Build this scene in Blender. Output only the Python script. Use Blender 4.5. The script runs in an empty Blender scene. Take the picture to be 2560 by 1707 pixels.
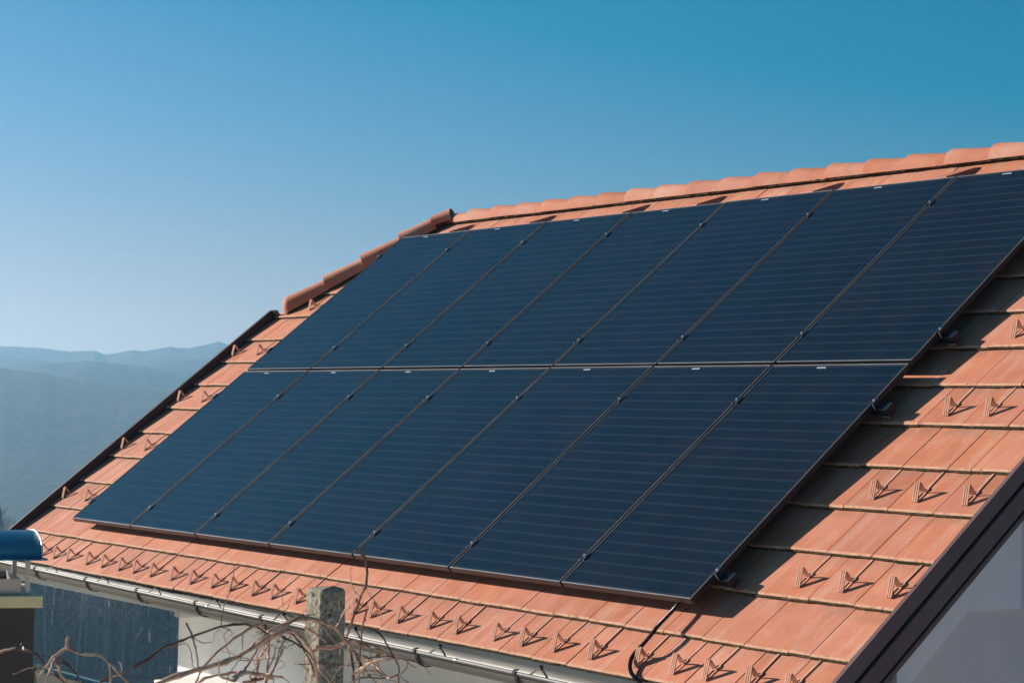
import bpy, bmesh, math, random
import numpy as np
from mathutils import Vector, Matrix

scn = bpy.context.scene
COL = scn.collection
rnd = random.Random(7)
# Solar array on a tiled roof above a hazy valley
SKY_AIR, SKY_DUST, SKY_OZ, SKY_STR = 1.0, 0.1, 6.0, 0.053
SKY_GRADE = ((2.1, -2.76, .02, 8.0), (.93, 0.0, 0.0, 9.0), (.91, 0.0, 0.0, 7.0))   # colour balance of the sky: gain, offset, floor, ceiling
SUN_E, SUN_COL, EXPO = 5.0, (1.0, .92, .80), 0.82
GLASS_SPEC = .5
HAZE_D, HAZE_COL, HAZE_G = 3.0e-4, (.385, .67, .93), .6

# ------------------------------------------------------------------ camera
CAM = Vector((14.8188, -6.3922, 0.8322))
RIGHT = Vector((0.578989, 0.814979, 0.024092))
UP = Vector((0.017479, -0.041949, 0.998967))
FWD = Vector((-0.815148, 0.577970, 0.038533))
cd = bpy.data.cameras.new('camera')
cam = bpy.data.objects.new('camera', cd)
COL.objects.link(cam)
cam.matrix_world = Matrix(((RIGHT.x, UP.x, -FWD.x, CAM.x), (RIGHT.y, UP.y, -FWD.y, CAM.y),
                           (RIGHT.z, UP.z, -FWD.z, CAM.z), (0, 0, 0, 1)))
cd.sensor_width = 36.0
cd.lens = 5104.93 / 2560 * 36
cd.clip_start, cd.clip_end = 0.1, 20000
cd.dof.use_dof = True
cd.dof.focus_distance = 12.5
cd.dof.aperture_fstop = 13.0
scn.camera = cam

# ------------------------------------------------------------------ sky, sun, exposure
TO_SUN = Vector((-0.857, -0.402, 0.322)).normalized()
world = bpy.data.worlds.new('World')
scn.world = world
world.use_nodes = True
wn, wl = world.node_tree.nodes, world.node_tree.links
for n in list(wn): wn.remove(n)
out = wn.new('ShaderNodeOutputWorld'); bg = wn.new('ShaderNodeBackground'); sky = wn.new('ShaderNodeTexSky')
sky.sky_type = 'NISHITA'; sky.sun_disc = False
sky.sun_elevation = math.asin(TO_SUN.z); sky.sun_rotation = math.atan2(TO_SUN.x, TO_SUN.y)
sky.altitude = 300; sky.air_density = SKY_AIR; sky.dust_density = SKY_DUST; sky.ozone_density = SKY_OZ
sep = wn.new('ShaderNodeSeparateColor'); comb = wn.new('ShaderNodeCombineColor')
wl.new(sky.outputs[0], sep.inputs[0])
for i, (gain, off, low, high) in enumerate(SKY_GRADE):
    m = wn.new('ShaderNodeMath'); m.operation = 'MULTIPLY_ADD'; m.inputs[1].default_value = gain; m.inputs[2].default_value = off
    p = wn.new('ShaderNodeMath'); p.operation = 'MAXIMUM'; p.inputs[1].default_value = low
    c = wn.new('ShaderNodeMath'); c.operation = 'MINIMUM'; c.inputs[1].default_value = high
    wl.new(sep.outputs[i], m.inputs[0]); wl.new(m.outputs[0], p.inputs[0]); wl.new(p.outputs[0], c.inputs[0]); wl.new(c.outputs[0], comb.inputs[i])
wl.new(comb.outputs[0], bg.inputs[0]); bg.inputs[1].default_value = SKY_STR
wl.new(bg.outputs[0], out.inputs[0])

sd = bpy.data.lights.new('sun', 'SUN')
sun = bpy.data.objects.new('sun', sd); COL.objects.link(sun)
sd.energy = SUN_E; sd.angle = math.radians(0.5); sd.color = SUN_COL
sun.rotation_euler = (-TO_SUN).to_track_quat('-Z', 'Y').to_euler()
sun.location = (0, 0, 20)
scn.view_settings.view_transform = 'Standard'
scn.view_settings.look = 'None'
scn.view_settings.exposure = EXPO
scn.view_settings.gamma = 1.0
scn.view_settings.use_curve_mapping = False
scn.render.engine = 'CYCLES'
scn.cycles.max_bounces = 8; scn.cycles.volume_bounces = 1
scn.cycles.use_denoising = True

# ------------------------------------------------------------------ helpers
S = 1.05                                    # one panel column = 1.05 m
PITCH = math.radians(39.0)
CT, ST = math.cos(PITCH), math.sin(PITCH)
def RW(u, v, w=0.0):                        # roof coordinates (along eave, up slope, off surface) -> world
    return Vector((S * u, S * (v * CT - w * ST), S * (v * ST + w * CT)))
ROOFROT = Matrix.Rotation(PITCH, 4, 'X')
WORLD = {}                                  # name -> world matrix of objects used as parents
def wm(o): return WORLD.get(o.name, Matrix.Identity(4))
def put(o, parent=None, mat=None):
    COL.objects.link(o)
    M = mat if mat is not None else Matrix.Identity(4)
    WORLD[o.name] = M
    if parent is not None:
        o.parent = parent
        o.matrix_basis = wm(parent).inverted() @ M
    else:
        o.matrix_basis = M
    return o
def tag(o, label=None, cat=None, group=None, kind=None):
    if label: o['label'] = label
    if cat: o['category'] = cat
    if group: o['group'] = group
    if kind: o['kind'] = kind
    return o
def thing(name, label, cat, loc=(0, 0, 0), rot=None, group=None):
    o = bpy.data.objects.new(name, None)
    o.empty_display_size = 0.2
    put(o, None, Matrix.Translation(loc) @ (rot or Matrix.Identity(4)))
    return tag(o, label, cat, group)
def mesh_of(name, verts, faces, mats, mi=None, smooth=False):
    me = bpy.data.meshes.new(name)
    me.from_pydata([tuple(v) for v in verts], [], faces)
    for m in (mats if isinstance(mats, (list, tuple)) else [mats]): me.materials.append(m)
    if mi is not None: me.polygons.foreach_set('material_index', mi)
    if smooth: me.polygons.foreach_set('use_smooth', [True] * len(me.polygons))
    me.update()
    return me
class MB:                                   # collects shapes for ONE mesh
    def __init__(s): s.v, s.f, s.m = [], [], []
    def add(s, vs, fs, m=0):
        b = len(s.v); s.v += [Vector(x) for x in vs]
        s.f += [[i + b for i in f] for f in fs]; s.m += [m] * len(fs); return s
    def box(s, a, b, m=0, M=None):
        vs = [Vector((x, y, z)) for x in (a[0], b[0]) for y in (a[1], b[1]) for z in (a[2], b[2])]
        if M: vs = [M @ v for v in vs]
        return s.add(vs, [(0, 1, 3, 2), (4, 6, 7, 5), (0, 4, 5, 1), (2, 3, 7, 6), (0, 2, 6, 4), (1, 5, 7, 3)], m)
    def prism(s, poly, a, b, m=0):          # polygon (list of 3D points at a) swept by vector b-a
        n = len(poly); d = Vector(b) - Vector(a)
        vs = [Vector(p) for p in poly] + [Vector(p) + d for p in poly]
        return s.add(vs, [tuple(range(n))[::-1], tuple(range(n, 2 * n))] + [(i, (i + 1) % n, n + (i + 1) % n, n + i) for i in range(n)], m)
    def tube(s, pts, rad, n=6, m=0, cap=True):
        pts = [Vector(p) for p in pts]; rs = rad if isinstance(rad, (list, tuple)) else [rad] * len(pts)
        rings = []; up = Vector((0.13, 0.31, 0.94)).normalized()
        for i, p in enumerate(pts):
            t = (pts[min(i + 1, len(pts) - 1)] - pts[max(i - 1, 0)])
            t = t.normalized() if t.length > 1e-9 else Vector((1, 0, 0))
            a = t.cross(up); a = a.normalized() if a.length > 1e-4 else t.orthogonal().normalized()
            b = t.cross(a)
            rings.append([p + (a * math.cos(2 * math.pi * k / n) + b * math.sin(2 * math.pi * k / n)) * rs[i] for k in range(n)])
        vs = [v for r in rings for v in r]; fs = []
        for i in range(len(pts) - 1):
            for k in range(n):
                fs.append((i * n + k, i * n + (k + 1) % n, (i + 1) * n + (k + 1) % n, (i + 1) * n + k))
        if cap: fs += [tuple(range(n))[::-1], tuple(range((len(pts) - 1) * n, len(pts) * n))]
        return s.add(vs, fs, m)
    def sheet(s, prof, prof2, m=0):         # ruled strip between two profiles
        n = len(prof)
        return s.add(list(prof) + list(prof2), [(i, i + 1, n + i + 1, n + i) for i in range(n - 1)], m)
    def mesh(s, name, mats, smooth=False):
        me = mesh_of(name, s.v, s.f, mats, s.m)
        bm = bmesh.new(); bm.from_mesh(me)
        bmesh.ops.recalc_face_normals(bm, faces=bm.faces); bm.to_mesh(me); bm.free()
        if smooth:
            me.polygons.foreach_set('use_smooth', [True] * len(me.polygons))
            try: me.set_sharp_from_angle(angle=math.radians(40))
            except Exception: pass
        return me
    def obj(s, name, mats, parent=None, mat=None, smooth=False):
        return put(bpy.data.objects.new(name, s.mesh(name, mats, smooth)), parent, mat)
def bevel(o, w, seg=1):
    m = o.modifiers.new('bevel', 'BEVEL'); m.width = w; m.segments = seg; m.limit_method = 'ANGLE'
    return o
def spline(pts, sub=4):                     # Catmull-Rom
    pts = [Vector(p) for p in pts]; o = []
    for i in range(len(pts) - 1):
        p0, p1, p2, p3 = pts[max(i - 1, 0)], pts[i], pts[i + 1], pts[min(i + 2, len(pts) - 1)]
        for k in range(sub):
            t = k / sub
            o.append(0.5 * ((2 * p1) + (p2 - p0) * t + (2 * p0 - 5 * p1 + 4 * p2 - p3) * t * t + (3 * p1 - p0 - 3 * p2 + p3) * t ** 3))
    return o + [pts[-1]]

# ------------------------------------------------------------------ materials
class NT:
    def __init__(s, name):
        s.mat = bpy.data.materials.new(name); s.mat.use_nodes = True
        s.n, s.l = s.mat.node_tree.nodes, s.mat.node_tree.links
        s.b = s.n['Principled BSDF']
    def node(s, t, **kw):
        x = s.n.new(t)
        for k, v in kw.items():
            if k == 'ins':
                for i, val in v.items():
                    if hasattr(val, 'is_output'): s.l.new(val, x.inputs[i])
                    else: x.inputs[i].default_value = val
            else: setattr(x, k, v)
        return x
    def math(s, op, a, b=None, c=None, clamp=False):
        ins = {0: a}
        if b is not None: ins[1] = b
        if c is not None: ins[2] = c
        return s.node('ShaderNodeMath', operation=op, use_clamp=clamp, ins=ins).outputs[0]
    def noise(s, vec, scale, detail=4, rough=.55, dist=0.0):
        return s.node('ShaderNodeTexNoise', ins={'Vector': vec, 'Scale': scale, 'Detail': detail, 'Roughness': rough, 'Distortion': dist}).outputs[0]
    def ramp(s, f, stops):
        r = s.node('ShaderNodeValToRGB', ins={0: f})
        e = r.color_ramp.elements
        while len(e) < len(stops): e.new(0.5)
        for x, (p, c) in zip(e, stops):
            x.position = p; x.color = (c + (1,)) if isinstance(c, tuple) else (c, c, c, 1)
        return r.outputs[0]
    def mix(s, f, a, b, mode='MIX'):
        m = s.node('ShaderNodeMix', data_type='RGBA', blend_type=mode)
        for i, val in ((0, f), (6, a), (7, b)):
            if hasattr(val, 'is_output'): s.l.new(val, m.inputs[i])
            else: m.inputs[i].default_value = val if not isinstance(val, tuple) else (val + (1,) if len(val) == 3 else val)
        return m.outputs[2]
    def coord(s, kind='Object', rand=False, scale=None):
        v = s.node('ShaderNodeNewGeometry').outputs['Position'] if kind == 'World' else s.node('ShaderNodeTexCoord').outputs[kind]
        if rand:
            r = s.node('ShaderNodeObjectInfo').outputs['Random']
            o = s.math('MULTIPLY', r, 37.0)
            cx = s.node('ShaderNodeCombineXYZ', ins={0: o, 1: o, 2: o}).outputs[0]
            v = s.node('ShaderNodeVectorMath', operation='ADD', ins={0: v, 1: cx}).outputs[0]
        if scale: v = s.node('ShaderNodeVectorMath', operation='MULTIPLY', ins={0: v, 1: scale}).outputs[0]
        return v
    def rand(s): return s.node('ShaderNodeObjectInfo').outputs['Random']
    def set(s, color=None, rough=None, metal=None, spec=None, bump=None, bstr=.3, bdist=.01):
        for k, v in (('Base Color', color), ('Roughness', rough), ('Metallic', metal), ('Specular IOR Level', spec)):
            if v is None: continue
            if hasattr(v, 'is_output'): s.l.new(v, s.b.inputs[k])
            else: s.b.inputs[k].default_value = (v + (1,)) if isinstance(v, tuple) else v
        if bump is not None:
            bn = s.node('ShaderNodeBump', ins={'Height': bump, 'Strength': bstr, 'Distance': bdist})
            s.l.new(bn.outputs[0], s.b.inputs['Normal'])
        return s.mat
def plain(name, color, rough=.6, metal=0.0, nscale=8, var=.25, spec=.4):
    t = NT(name); v = t.coord('Object', rand=True)
    n = t.noise(v, nscale, 5)
    lo = tuple(c * (1 - var) for c in color); hi = tuple(min(1, c * (1 + var)) for c in color)
    return t.set(t.ramp(n, [(.3, lo), (.7, hi)]), t.ramp(n, [(.3, rough * .85), (.7, min(1, rough * 1.15))]), metal, spec, t.noise(v, nscale * 12, 3), .12, .004)

def tile_material(name, light=1.0, streak=(9, 1.3, 9)):
    t = NT(name)
    v = t.coord('Object', rand=True)
    r = t.rand()
    big = t.noise(v, 5.0, 4, .6, .6)
    st = t.noise(t.node('ShaderNodeVectorMath', operation='MULTIPLY', ins={0: v, 1: streak}).outputs[0], 1.6, 4, .6)
    fine = t.noise(v, 160, 3, .7)
    c1 = t.ramp(big, [(.25, (.48 * light, .150 * light, .072 * light)), (.55, (.57 * light, .200 * light, .108 * light)), (.78, (.60 * light, .255 * light, .155 * light))])
    pale = t.ramp(st, [(.50, 0.0), (.70, .72)])
    c2 = t.mix(pale, c1, (.60 * light, .33 * light, .235 * light))
    hue = t.ramp(r, [(0, (.82, .79, .80)), (.3, (.98, .98, 1.0)), (.65, (1.03, .99, .95)), (.85, (1.06, 1.13, 1.20)), (1, (.93, .95, 1.02))])
    c3 = t.mix(1.0, c2, hue, 'MULTIPLY')
    sp = t.ramp(t.noise(v, 70, 2, .5), [(.66, 0.0), (.73, .6)])
    c4 = t.mix(sp, c3, (.20, .11, .07))
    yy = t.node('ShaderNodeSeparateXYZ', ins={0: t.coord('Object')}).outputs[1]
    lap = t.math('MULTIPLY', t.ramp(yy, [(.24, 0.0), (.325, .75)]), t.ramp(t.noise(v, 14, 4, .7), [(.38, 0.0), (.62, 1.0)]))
    c4 = t.mix(lap, c4, (.26, .155, .105))                     # blotchy and darker towards the lap of the next course
    pinkish = t.ramp(t.noise(v, 2.6, 3, .5), [(.45, 0.0), (.70, .45)])
    c4 = t.mix(pinkish, c4, (.60 * light, .235 * light, .165 * light))
    lich = t.ramp(t.noise(v, 34, 3, .55), [(.70, 0.0), (.74, .55)])
    c4 = t.mix(lich, c4, (.50, .43, .34))
    gr = t.ramp(fine, [(.3, (.92, .92, .92)), (.7, (1.05, 1.05, 1.05))])
    return t.set(t.mix(1.0, c4, gr, 'MULTIPLY'), .78, 0.0, .25, fine, .25, .003)
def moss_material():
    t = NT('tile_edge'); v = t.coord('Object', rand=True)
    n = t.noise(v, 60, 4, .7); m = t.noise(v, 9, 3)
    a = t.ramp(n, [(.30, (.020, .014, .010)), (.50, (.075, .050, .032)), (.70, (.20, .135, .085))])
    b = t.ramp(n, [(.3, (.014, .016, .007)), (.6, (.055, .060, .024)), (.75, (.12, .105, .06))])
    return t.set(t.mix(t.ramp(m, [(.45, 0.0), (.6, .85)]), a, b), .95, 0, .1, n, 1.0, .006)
def rim_material():
    t = NT('tile_chamfer'); v = t.coord('Object', rand=True)
    n = t.noise(v, 38, 4, .7)
    return t.set(t.ramp(n, [(.32, (.12, .075, .045)), (.41, (.50, .25, .155)), (.7, (.62, .37, .26))]), .85, 0, .15, n, .5, .004)
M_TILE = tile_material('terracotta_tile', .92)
M_RIDGE = tile_material('terracotta_ridge', .90, (1.5, 1.5, 1.5))
M_MOSS, M_RIM = moss_material(), rim_material()
M_DECK = plain('roof_underlay', (.05, .035, .03), .9)
M_TRIM = plain('dark_brown_trim', (.15, .085, .08), .42, 0, 3, .12)
M_TRIM2 = plain('black_brown_trim', (.055, .034, .034), .5, 0, 3, .12)
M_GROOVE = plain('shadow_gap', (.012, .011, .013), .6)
M_GUARD = plain('painted_guard', (.52, .28, .20), .75, 0, 20, .22, .08)
M_BEAD = plain('gutter_bead', (.12, .115, .115), .60, .35, 2.2, .1)
M_ZINC = plain('zinc', (.19, .18, .172), .45, .5, 2.2, .10)
M_STEEL = plain('bright_steel', (.75, .75, .76), .35, .6, 10, .08)
M_BRACKET = plain('dark_bracket', (.035, .036, .042), .75, 0, 8, .25, .1)
M_FASCIA = plain('white_board', (.74, .71, .66), .6, 0, 3, .06)
def plaster(name, c, var=.09):
    t = NT(name); v = t.coord('World')
    n = t.noise(v, 2.0, 6, .65); f = t.noise(v, 120, 3, .7)
    lo = tuple(x * (1 - var) for x in c); hi = tuple(x * (1 + var) for x in c)
    return t.set(t.ramp(n, [(.3, lo), (.7, hi)]), .9, 0, .1, f, .35, .003)
M_WALL = plaster('wall_plaster', (.84, .82, .80))
M_GABLE = plaster('gable_plaster', (.73, .585, .56))
M_GABLE_PALE = plaster('gable_pale', (.88, .745, .715))
M_FRAME = plain('panel_frame', (.035, .032, .034), .42, .2, 6, .10)
M_EDGE_GLINT = plain('frame_edge_glint', (.34, .34, .36), .4, .35, 6, .10)  # paler colour that paints the sky glint along the frame's top edges
M_RAIL = plain('black_aluminium', (.025, .03, .045), .35, .5)
M_BLACK = plain('black_plastic', (.012, .013, .016), .38)
M_WHITE = plain('white_print', (.58, .60, .64), .4, 0, 40, .05)
M_BACK = plain('panel_backsheet', (.02, .02, .022), .6)

def glass_material():
    t = NT('solar_glass')
    c = t.node('ShaderNodeTexCoord').outputs['Object']
    x, y, z = (t.node('ShaderNodeSeparateXYZ', ins={0: c}).outputs[i] for i in range(3))
    NL, NR = 58 / (S * .965), 23 / (S * 1.752)
    fx = t.math('ABSOLUTE', t.math('SUBTRACT', t.math('FRACT', t.math('MULTIPLY', x, NL)), .5))
    fy = t.math('ABSOLUTE', t.math('SUBTRACT', t.math('FRACT', t.math('MULTIPLY', t.math('SUBTRACT', y, .016 * S), NR)), .5))
    thin = t.math('LESS_THAN', fx, .085)                 # wire along the slope
    fat = t.math('LESS_THAN', fx, .21)
    row = t.math('GREATER_THAN', fy, .40)
    dots = t.math('MULTIPLY', fat, row)
    cell = t.node('ShaderNodeTexWhiteNoise', noise_dimensions='3D', ins={0: t.node('ShaderNodeCombineXYZ', ins={
        0: t.math('FLOOR', t.math('MULTIPLY', x, 6 / (S * .965))), 1: t.math('FLOOR', t.math('MULTIPLY', t.math('SUBTRACT', y, .016 * S), NR)),
        2: t.math('MULTIPLY', t.rand(), 91.0)}).outputs[0]}).outputs[0]
    base = t.ramp(cell, [(0, (.0035, .0075, .0120)), (.5, (.0040, .0070, .0150)), (1, (.0070, .0070, .0140))])
    dust = t.noise(t.coord('Object', rand=True, scale=(3.2, .9, 1)), 1.6, 6, .62)
    base = t.mix(t.ramp(dust, [(.42, 0.0), (.75, .035)]), base, (.12, .12, .12))
    c1 = t.mix(t.math('MULTIPLY', thin, .15), base, (.085, .105, .125))
    c2 = t.mix(t.math('MULTIPLY', dots, .21), c1, (.10, .125, .155))
    rough = t.ramp(dust, [(.3, .10), (.7, .16)])
    t.set(c2, rough, 0, GLASS_SPEC)
    t.b.inputs['IOR'].default_value = 1.36
    return t.mat
M_GLASS = glass_material()

VINE_A=[(4.0,0,[(9.956,-4.05,0.127),(9.975,-3.995,0.149),(9.972,-3.937,0.162),(9.978,-3.875,0.175),(9.977,-3.821,0.192),(9.992,-3.781,0.219),(9.996,-3.751,0.238),(9.998,-3.711,0.249),(9.917,-3.751,0.205),(9.899,-3.718,0.22),(9.904,-3.697,0.226),(9.916,-3.673,0.237),(9.907,-3.639,0.245),(9.871,-3.594,0.234),(9.877,-3.573,0.218),(9.885,-3.559,0.197),(9.853,-3.528,0.173),(9.848,-3.513,0.135),(9.825,-3.491,0.084),(9.804,-3.475,0.056)]),(3.6,0,[(9.93,-3.662,0.263),(9.903,-3.637,0.264),(9.904,-3.614,0.272),(9.907,-3.584,0.275),(9.893,-3.546,0.271),(9.887,-3.51,0.26),(9.908,-3.494,0.251),(9.888,-3.456,0.226),(9.887,-3.435,0.201),(9.867,-3.409,0.18),(9.87,-3.391,0.164),(9.846,-3.359,0.129),(9.831,-3.344,0.091)]),(3.6,0,[(9.837,-3.518,0.175),(9.847,-3.512,0.185),(9.85,-3.486,0.186),(9.859,-3.479,0.185),(9.873,-3.457,0.191),(9.864,-3.429,0.2),(9.883,-3.42,0.207),(9.866,-3.389,0.199),(9.881,-3.367,0.188),(9.926,-3.351,0.181),(9.91,-3.317,0.165)]),(1.7,1,[(9.854,-3.687,0.223),(9.869,-3.678,0.237),(9.905,-3.663,0.259),(9.963,-3.659,0.277),(9.981,-3.633,0.29),(10.018,-3.616,0.299)]),(2.9,0,[(9.903,-3.74,0.083),(9.912,-3.738,0.108),(9.881,-3.711,0.148),(9.885,-3.709,0.17),(9.87,-3.682,0.195),(9.864,-3.668,0.215)]),(2.2,1,[(9.704,-3.666,0.102),(9.741,-3.676,0.122),(9.752,-3.666,0.147),(9.807,-3.672,0.192),(9.832,-3.677,0.212)]),(2.4,0,[(9.969,-3.735,0.091),(9.953,-3.725,0.112),(9.916,-3.702,0.141),(9.871,-3.674,0.177),(9.858,-3.666,0.212)]),(2.4,0,[(9.934,-3.714,0.117),(9.909,-3.689,0.125),(9.879,-3.655,0.15),(9.864,-3.633,0.175),(9.834,-3.607,0.19)]),(2.1,1,[(10.002,-4.14,0.18),(9.988,-4.087,0.197),(9.978,-4.047,0.222),(9.943,-3.982,0.232),(9.949,-3.944,0.246),(9.951,-3.864,0.268),(9.948,-3.792,0.272),(9.903,-3.732,0.257),(9.893,-3.695,0.24),(9.868,-3.666,0.229)]),(2.5,0,[(9.95,-3.729,0.276),(9.935,-3.786,0.251),(9.954,-3.856,0.215),(9.963,-3.915,0.17),(9.969,-3.934,0.142),(10.019,-3.969,0.128)]),(1.7,1,[(9.909,-3.943,0.276),(9.945,-3.942,0.244),(9.984,-3.951,0.211),(10.013,-3.957,0.171)]),(2.3,0,[(9.948,-3.929,0.118),(9.963,-3.912,0.136),(9.967,-3.884,0.143),(9.97,-3.856,0.145),(9.954,-3.807,0.147),(9.963,-3.76,0.139),(9.956,-3.72,0.134),(9.968,-3.68,0.128)]),(4.2,0,[(9.981,-3.836,0.135),(9.971,-3.813,0.145),(9.958,-3.783,0.144),(9.956,-3.727,0.133),(9.951,-3.703,0.124)]),(2.4,1,[(9.997,-3.477,0.469),(9.96,-3.437,0.451),(9.953,-3.42,0.427),(9.947,-3.414,0.37),(9.875,-3.389,0.324),(9.852,-3.393,0.275),(9.832,-3.392,0.246),(9.78,-3.371,0.207),(9.758,-3.363,0.174)]),(1.7,1,[(10.016,-3.454,0.304),(9.996,-3.447,0.277),(9.979,-3.442,0.259),(9.947,-3.427,0.199),(9.917,-3.411,0.146),(9.912,-3.408,0.09)]),(1.8,0,[(9.978,-3.487,0.31),(9.94,-3.48,0.29),(9.95,-3.5,0.266),(9.914,-3.49,0.251)]),(1.6,1,[(9.919,-3.407,0.246),(9.969,-3.381,0.233),(9.996,-3.369,0.202),(10.009,-3.356,0.169),(10.026,-3.351,0.149),(10.05,-3.365,0.129),(10.057,-3.37,0.105)]),(2.7,1,[(9.844,-3.401,0.184),(9.867,-3.404,0.143),(9.877,-3.405,0.111),(9.896,-3.413,0.077)]),(2.9,0,[(9.981,-3.469,0.128),(10.003,-3.455,0.143),(10.051,-3.457,0.165),(10.105,-3.434,0.179),(10.138,-3.42,0.184)]),(1.4,1,[(9.908,-3.426,0.094),(9.952,-3.423,0.112),(10.008,-3.389,0.114),(10.064,-3.384,0.127),(10.102,-3.381,0.144),(10.158,-3.405,0.179)]),(2.2,1,[(9.876,-3.402,0.174),(9.882,-3.384,0.134),(9.934,-3.392,0.117),(10.001,-3.407,0.101),(10.015,-3.4,0.086)]),(1.0,1,[(9.717,-3.504,0.128),(9.758,-3.507,0.131),(9.783,-3.465,0.134),(9.83,-3.422,0.133),(9.852,-3.368,0.128)]),(2.2,0,[(9.831,-3.542,0.245),(9.829,-3.521,0.233),(9.836,-3.499,0.218),(9.844,-3.478,0.2)]),(1.8,1,[(9.721,-3.525,0.221),(9.724,-3.495,0.189),(9.724,-3.476,0.161),(9.737,-3.465,0.133),(9.76,-3.461,0.092)]),(0.8,1,[(9.64,-3.638,0.136),(9.66,-3.619,0.136),(9.709,-3.601,0.144),(9.747,-3.582,0.149),(9.789,-3.577,0.138),(9.757,-3.581,0.119)]),(2.9,1,[(9.89,-3.76,0.108),(9.924,-3.752,0.118),(9.917,-3.722,0.119),(9.928,-3.699,0.124)]),(2.7,0,[(10.037,-3.452,0.164),(10.013,-3.449,0.174),(10.006,-3.455,0.18)]),(1.8,0,[(10.01,-3.427,0.155),(10.058,-3.431,0.144),(10.099,-3.433,0.131),(10.129,-3.445,0.127)]),(1.0,1,[(9.793,-3.712,0.225),(9.788,-3.711,0.206),(9.817,-3.725,0.185)]),(0.8,1,[(9.879,-3.824,0.258),(9.851,-3.787,0.249),(9.896,-3.8,0.242),(9.888,-3.802,0.233)])]
VINE_B=[(2.4,0,[(10.101,-4.357,0.279),(10.095,-4.355,0.251),(10.108,-4.323,0.235),(10.144,-4.286,0.231),(10.172,-4.272,0.21),(10.167,-4.248,0.188),(10.184,-4.229,0.166)]),(2.2,0,[(10.079,-4.348,0.249),(10.08,-4.384,0.226),(10.083,-4.406,0.202),(10.071,-4.416,0.183)]),(2.2,1,[(9.785,-4.422,0.204),(9.845,-4.43,0.216),(9.91,-4.42,0.231),(9.934,-4.405,0.23),(9.974,-4.386,0.222),(10.0,-4.371,0.196),(10.065,-4.373,0.181),(10.092,-4.349,0.157)]),(2.2,0,[(10.114,-4.406,0.223),(10.129,-4.393,0.212),(10.113,-4.382,0.192),(10.087,-4.355,0.169),(10.079,-4.346,0.153)]),(1.6,1,[(10.027,-4.355,0.219),(10.064,-4.341,0.204),(10.083,-4.324,0.18),(10.126,-4.318,0.159)]),(1.5,0,[(10.067,-4.231,0.204),(10.076,-4.231,0.172),(10.065,-4.227,0.145)]),(1.3,1,[(10.048,-4.253,0.149),(10.033,-4.216,0.161),(10.082,-4.209,0.174),(10.088,-4.172,0.196)]),(1.8,0,[(10.114,-4.396,0.228),(10.147,-4.422,0.202),(10.146,-4.436,0.168)])]

def nth(i): return ['first', 'second', 'third', 'fourth', 'fifth', 'sixth', 'seventh', 'eighth', 'ninth', 'tenth', 'eleventh', 'twelfth', 'thirteenth', 'fourteenth', 'fifteenth', 'sixteenth', 'seventeenth', 'eighteenth', 'nineteenth', 'twentieth', 'twenty-first', 'twenty-second', 'twenty-third', 'twenty-fourth', 'twenty-fifth', 'twenty-sixth', 'twenty-seventh', 'twenty-eighth', 'twenty-ninth', 'thirtieth', 'thirty-first', 'thirty-second', 'thirty-third', 'thirty-fourth'][i]

# ------------------------------------------------------------------ ground, hills (one sheet round the viewpoint)
def interp(x, xs, ys): return np.interp(x, xs, ys)
def hash_noise(az, r, seed):
    g = np.random.default_rng(seed); o = np.zeros_like(az)
    for k in range(7):
        f = 2.0 ** k; a, b, c, d = g.uniform(0, 6.28, 4)
        o += (np.sin(np.radians(az) * 7 * f + a + 2.1 * np.sin(r / 900 * f + b)) * np.cos(r / 260 * f + c + 1.7 * np.sin(np.radians(az) * 5 * f + d))) / f ** .9
    return o
AZ = np.concatenate([np.arange(-180, -74, 2.0), np.arange(-74, -34, .06), np.arange(-34, 180, 2.0)])
RR = np.concatenate([[0.5], np.geomspace(2, 330, 60), np.linspace(340, 1000, 90), np.linspace(1005, 1300, 50), np.linspace(1305, 1950, 150), np.linspace(1960, 3600, 150)])
A2, R2 = np.meshgrid(AZ, RR)
BASE_R = [0, 5, 10, 20, 60, 150, 300, 450, 560, 700, 1000, 1400, 2000, 3700]
BASE_Z = [-.9, -1.5, -2.9, -4.6, -12, -25, -41, -47, -52, -60, -72, -66, -60, -60]
Z2 = interp(R2, BASE_R, BASE_Z)
nz = hash_noise(A2, R2, 3)
Z2 += nz * interp(R2, [0, 40, 300, 700, 3300], [0, .25, 2.0, 2.5, 3.0])
def crest(dist, wn_, wf, azs, els, seed, rough):
    g = hash_noise(A2 * 3, np.full_like(A2, dist), seed)
    el = interp(A2, azs, els) + g * rough + hash_noise(A2 * 26, np.full_like(A2, dist), seed + 9) * .012
    top = dist * np.tan(np.radians(el)) + CAM.z
    d = R2 - dist
    s = np.where(d < 0, np.exp(-(d / wn_) ** 2), np.exp(-(d / wf) ** 2))
    return -75 + (top + 75) * s
fill_az = [-180, -110, -76]; fill_r = [-58, -40, 0, 90, 180]
Z2 = np.maximum(Z2, crest(1880, 520, 200, fill_az + [-68.7, -67.7, -66.6, -65.5, -64.1] + fill_r, [1.1, 1.4, 1.25, 1.08, 1.0, .82, .72, .64, .5, .3, .6, 1, 1.1], 11, .02))
Z2 = np.maximum(Z2, crest(2250, 210, 220, fill_az + [-68.7, -67.7, -66.3, -65.2, -64.1] + fill_r, [.8, .9, 1.0, 1.09, 1.22, 1.36, 1.26, 1.10, .7, .8, .8, .8, .8], 12, .015))
Z2 = np.maximum(Z2, crest(2580, 230, 260, fill_az + [-68.7, -67.8, -67.3, -66, -64.5, -62.8] + fill_r, [1.2, 1.3, 1.3, 1.36, 1.38, 1.28, 1.2, 1.45, 1.5, 1.3, 1.2, 1, 1, 1.1], 13, .015))
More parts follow.
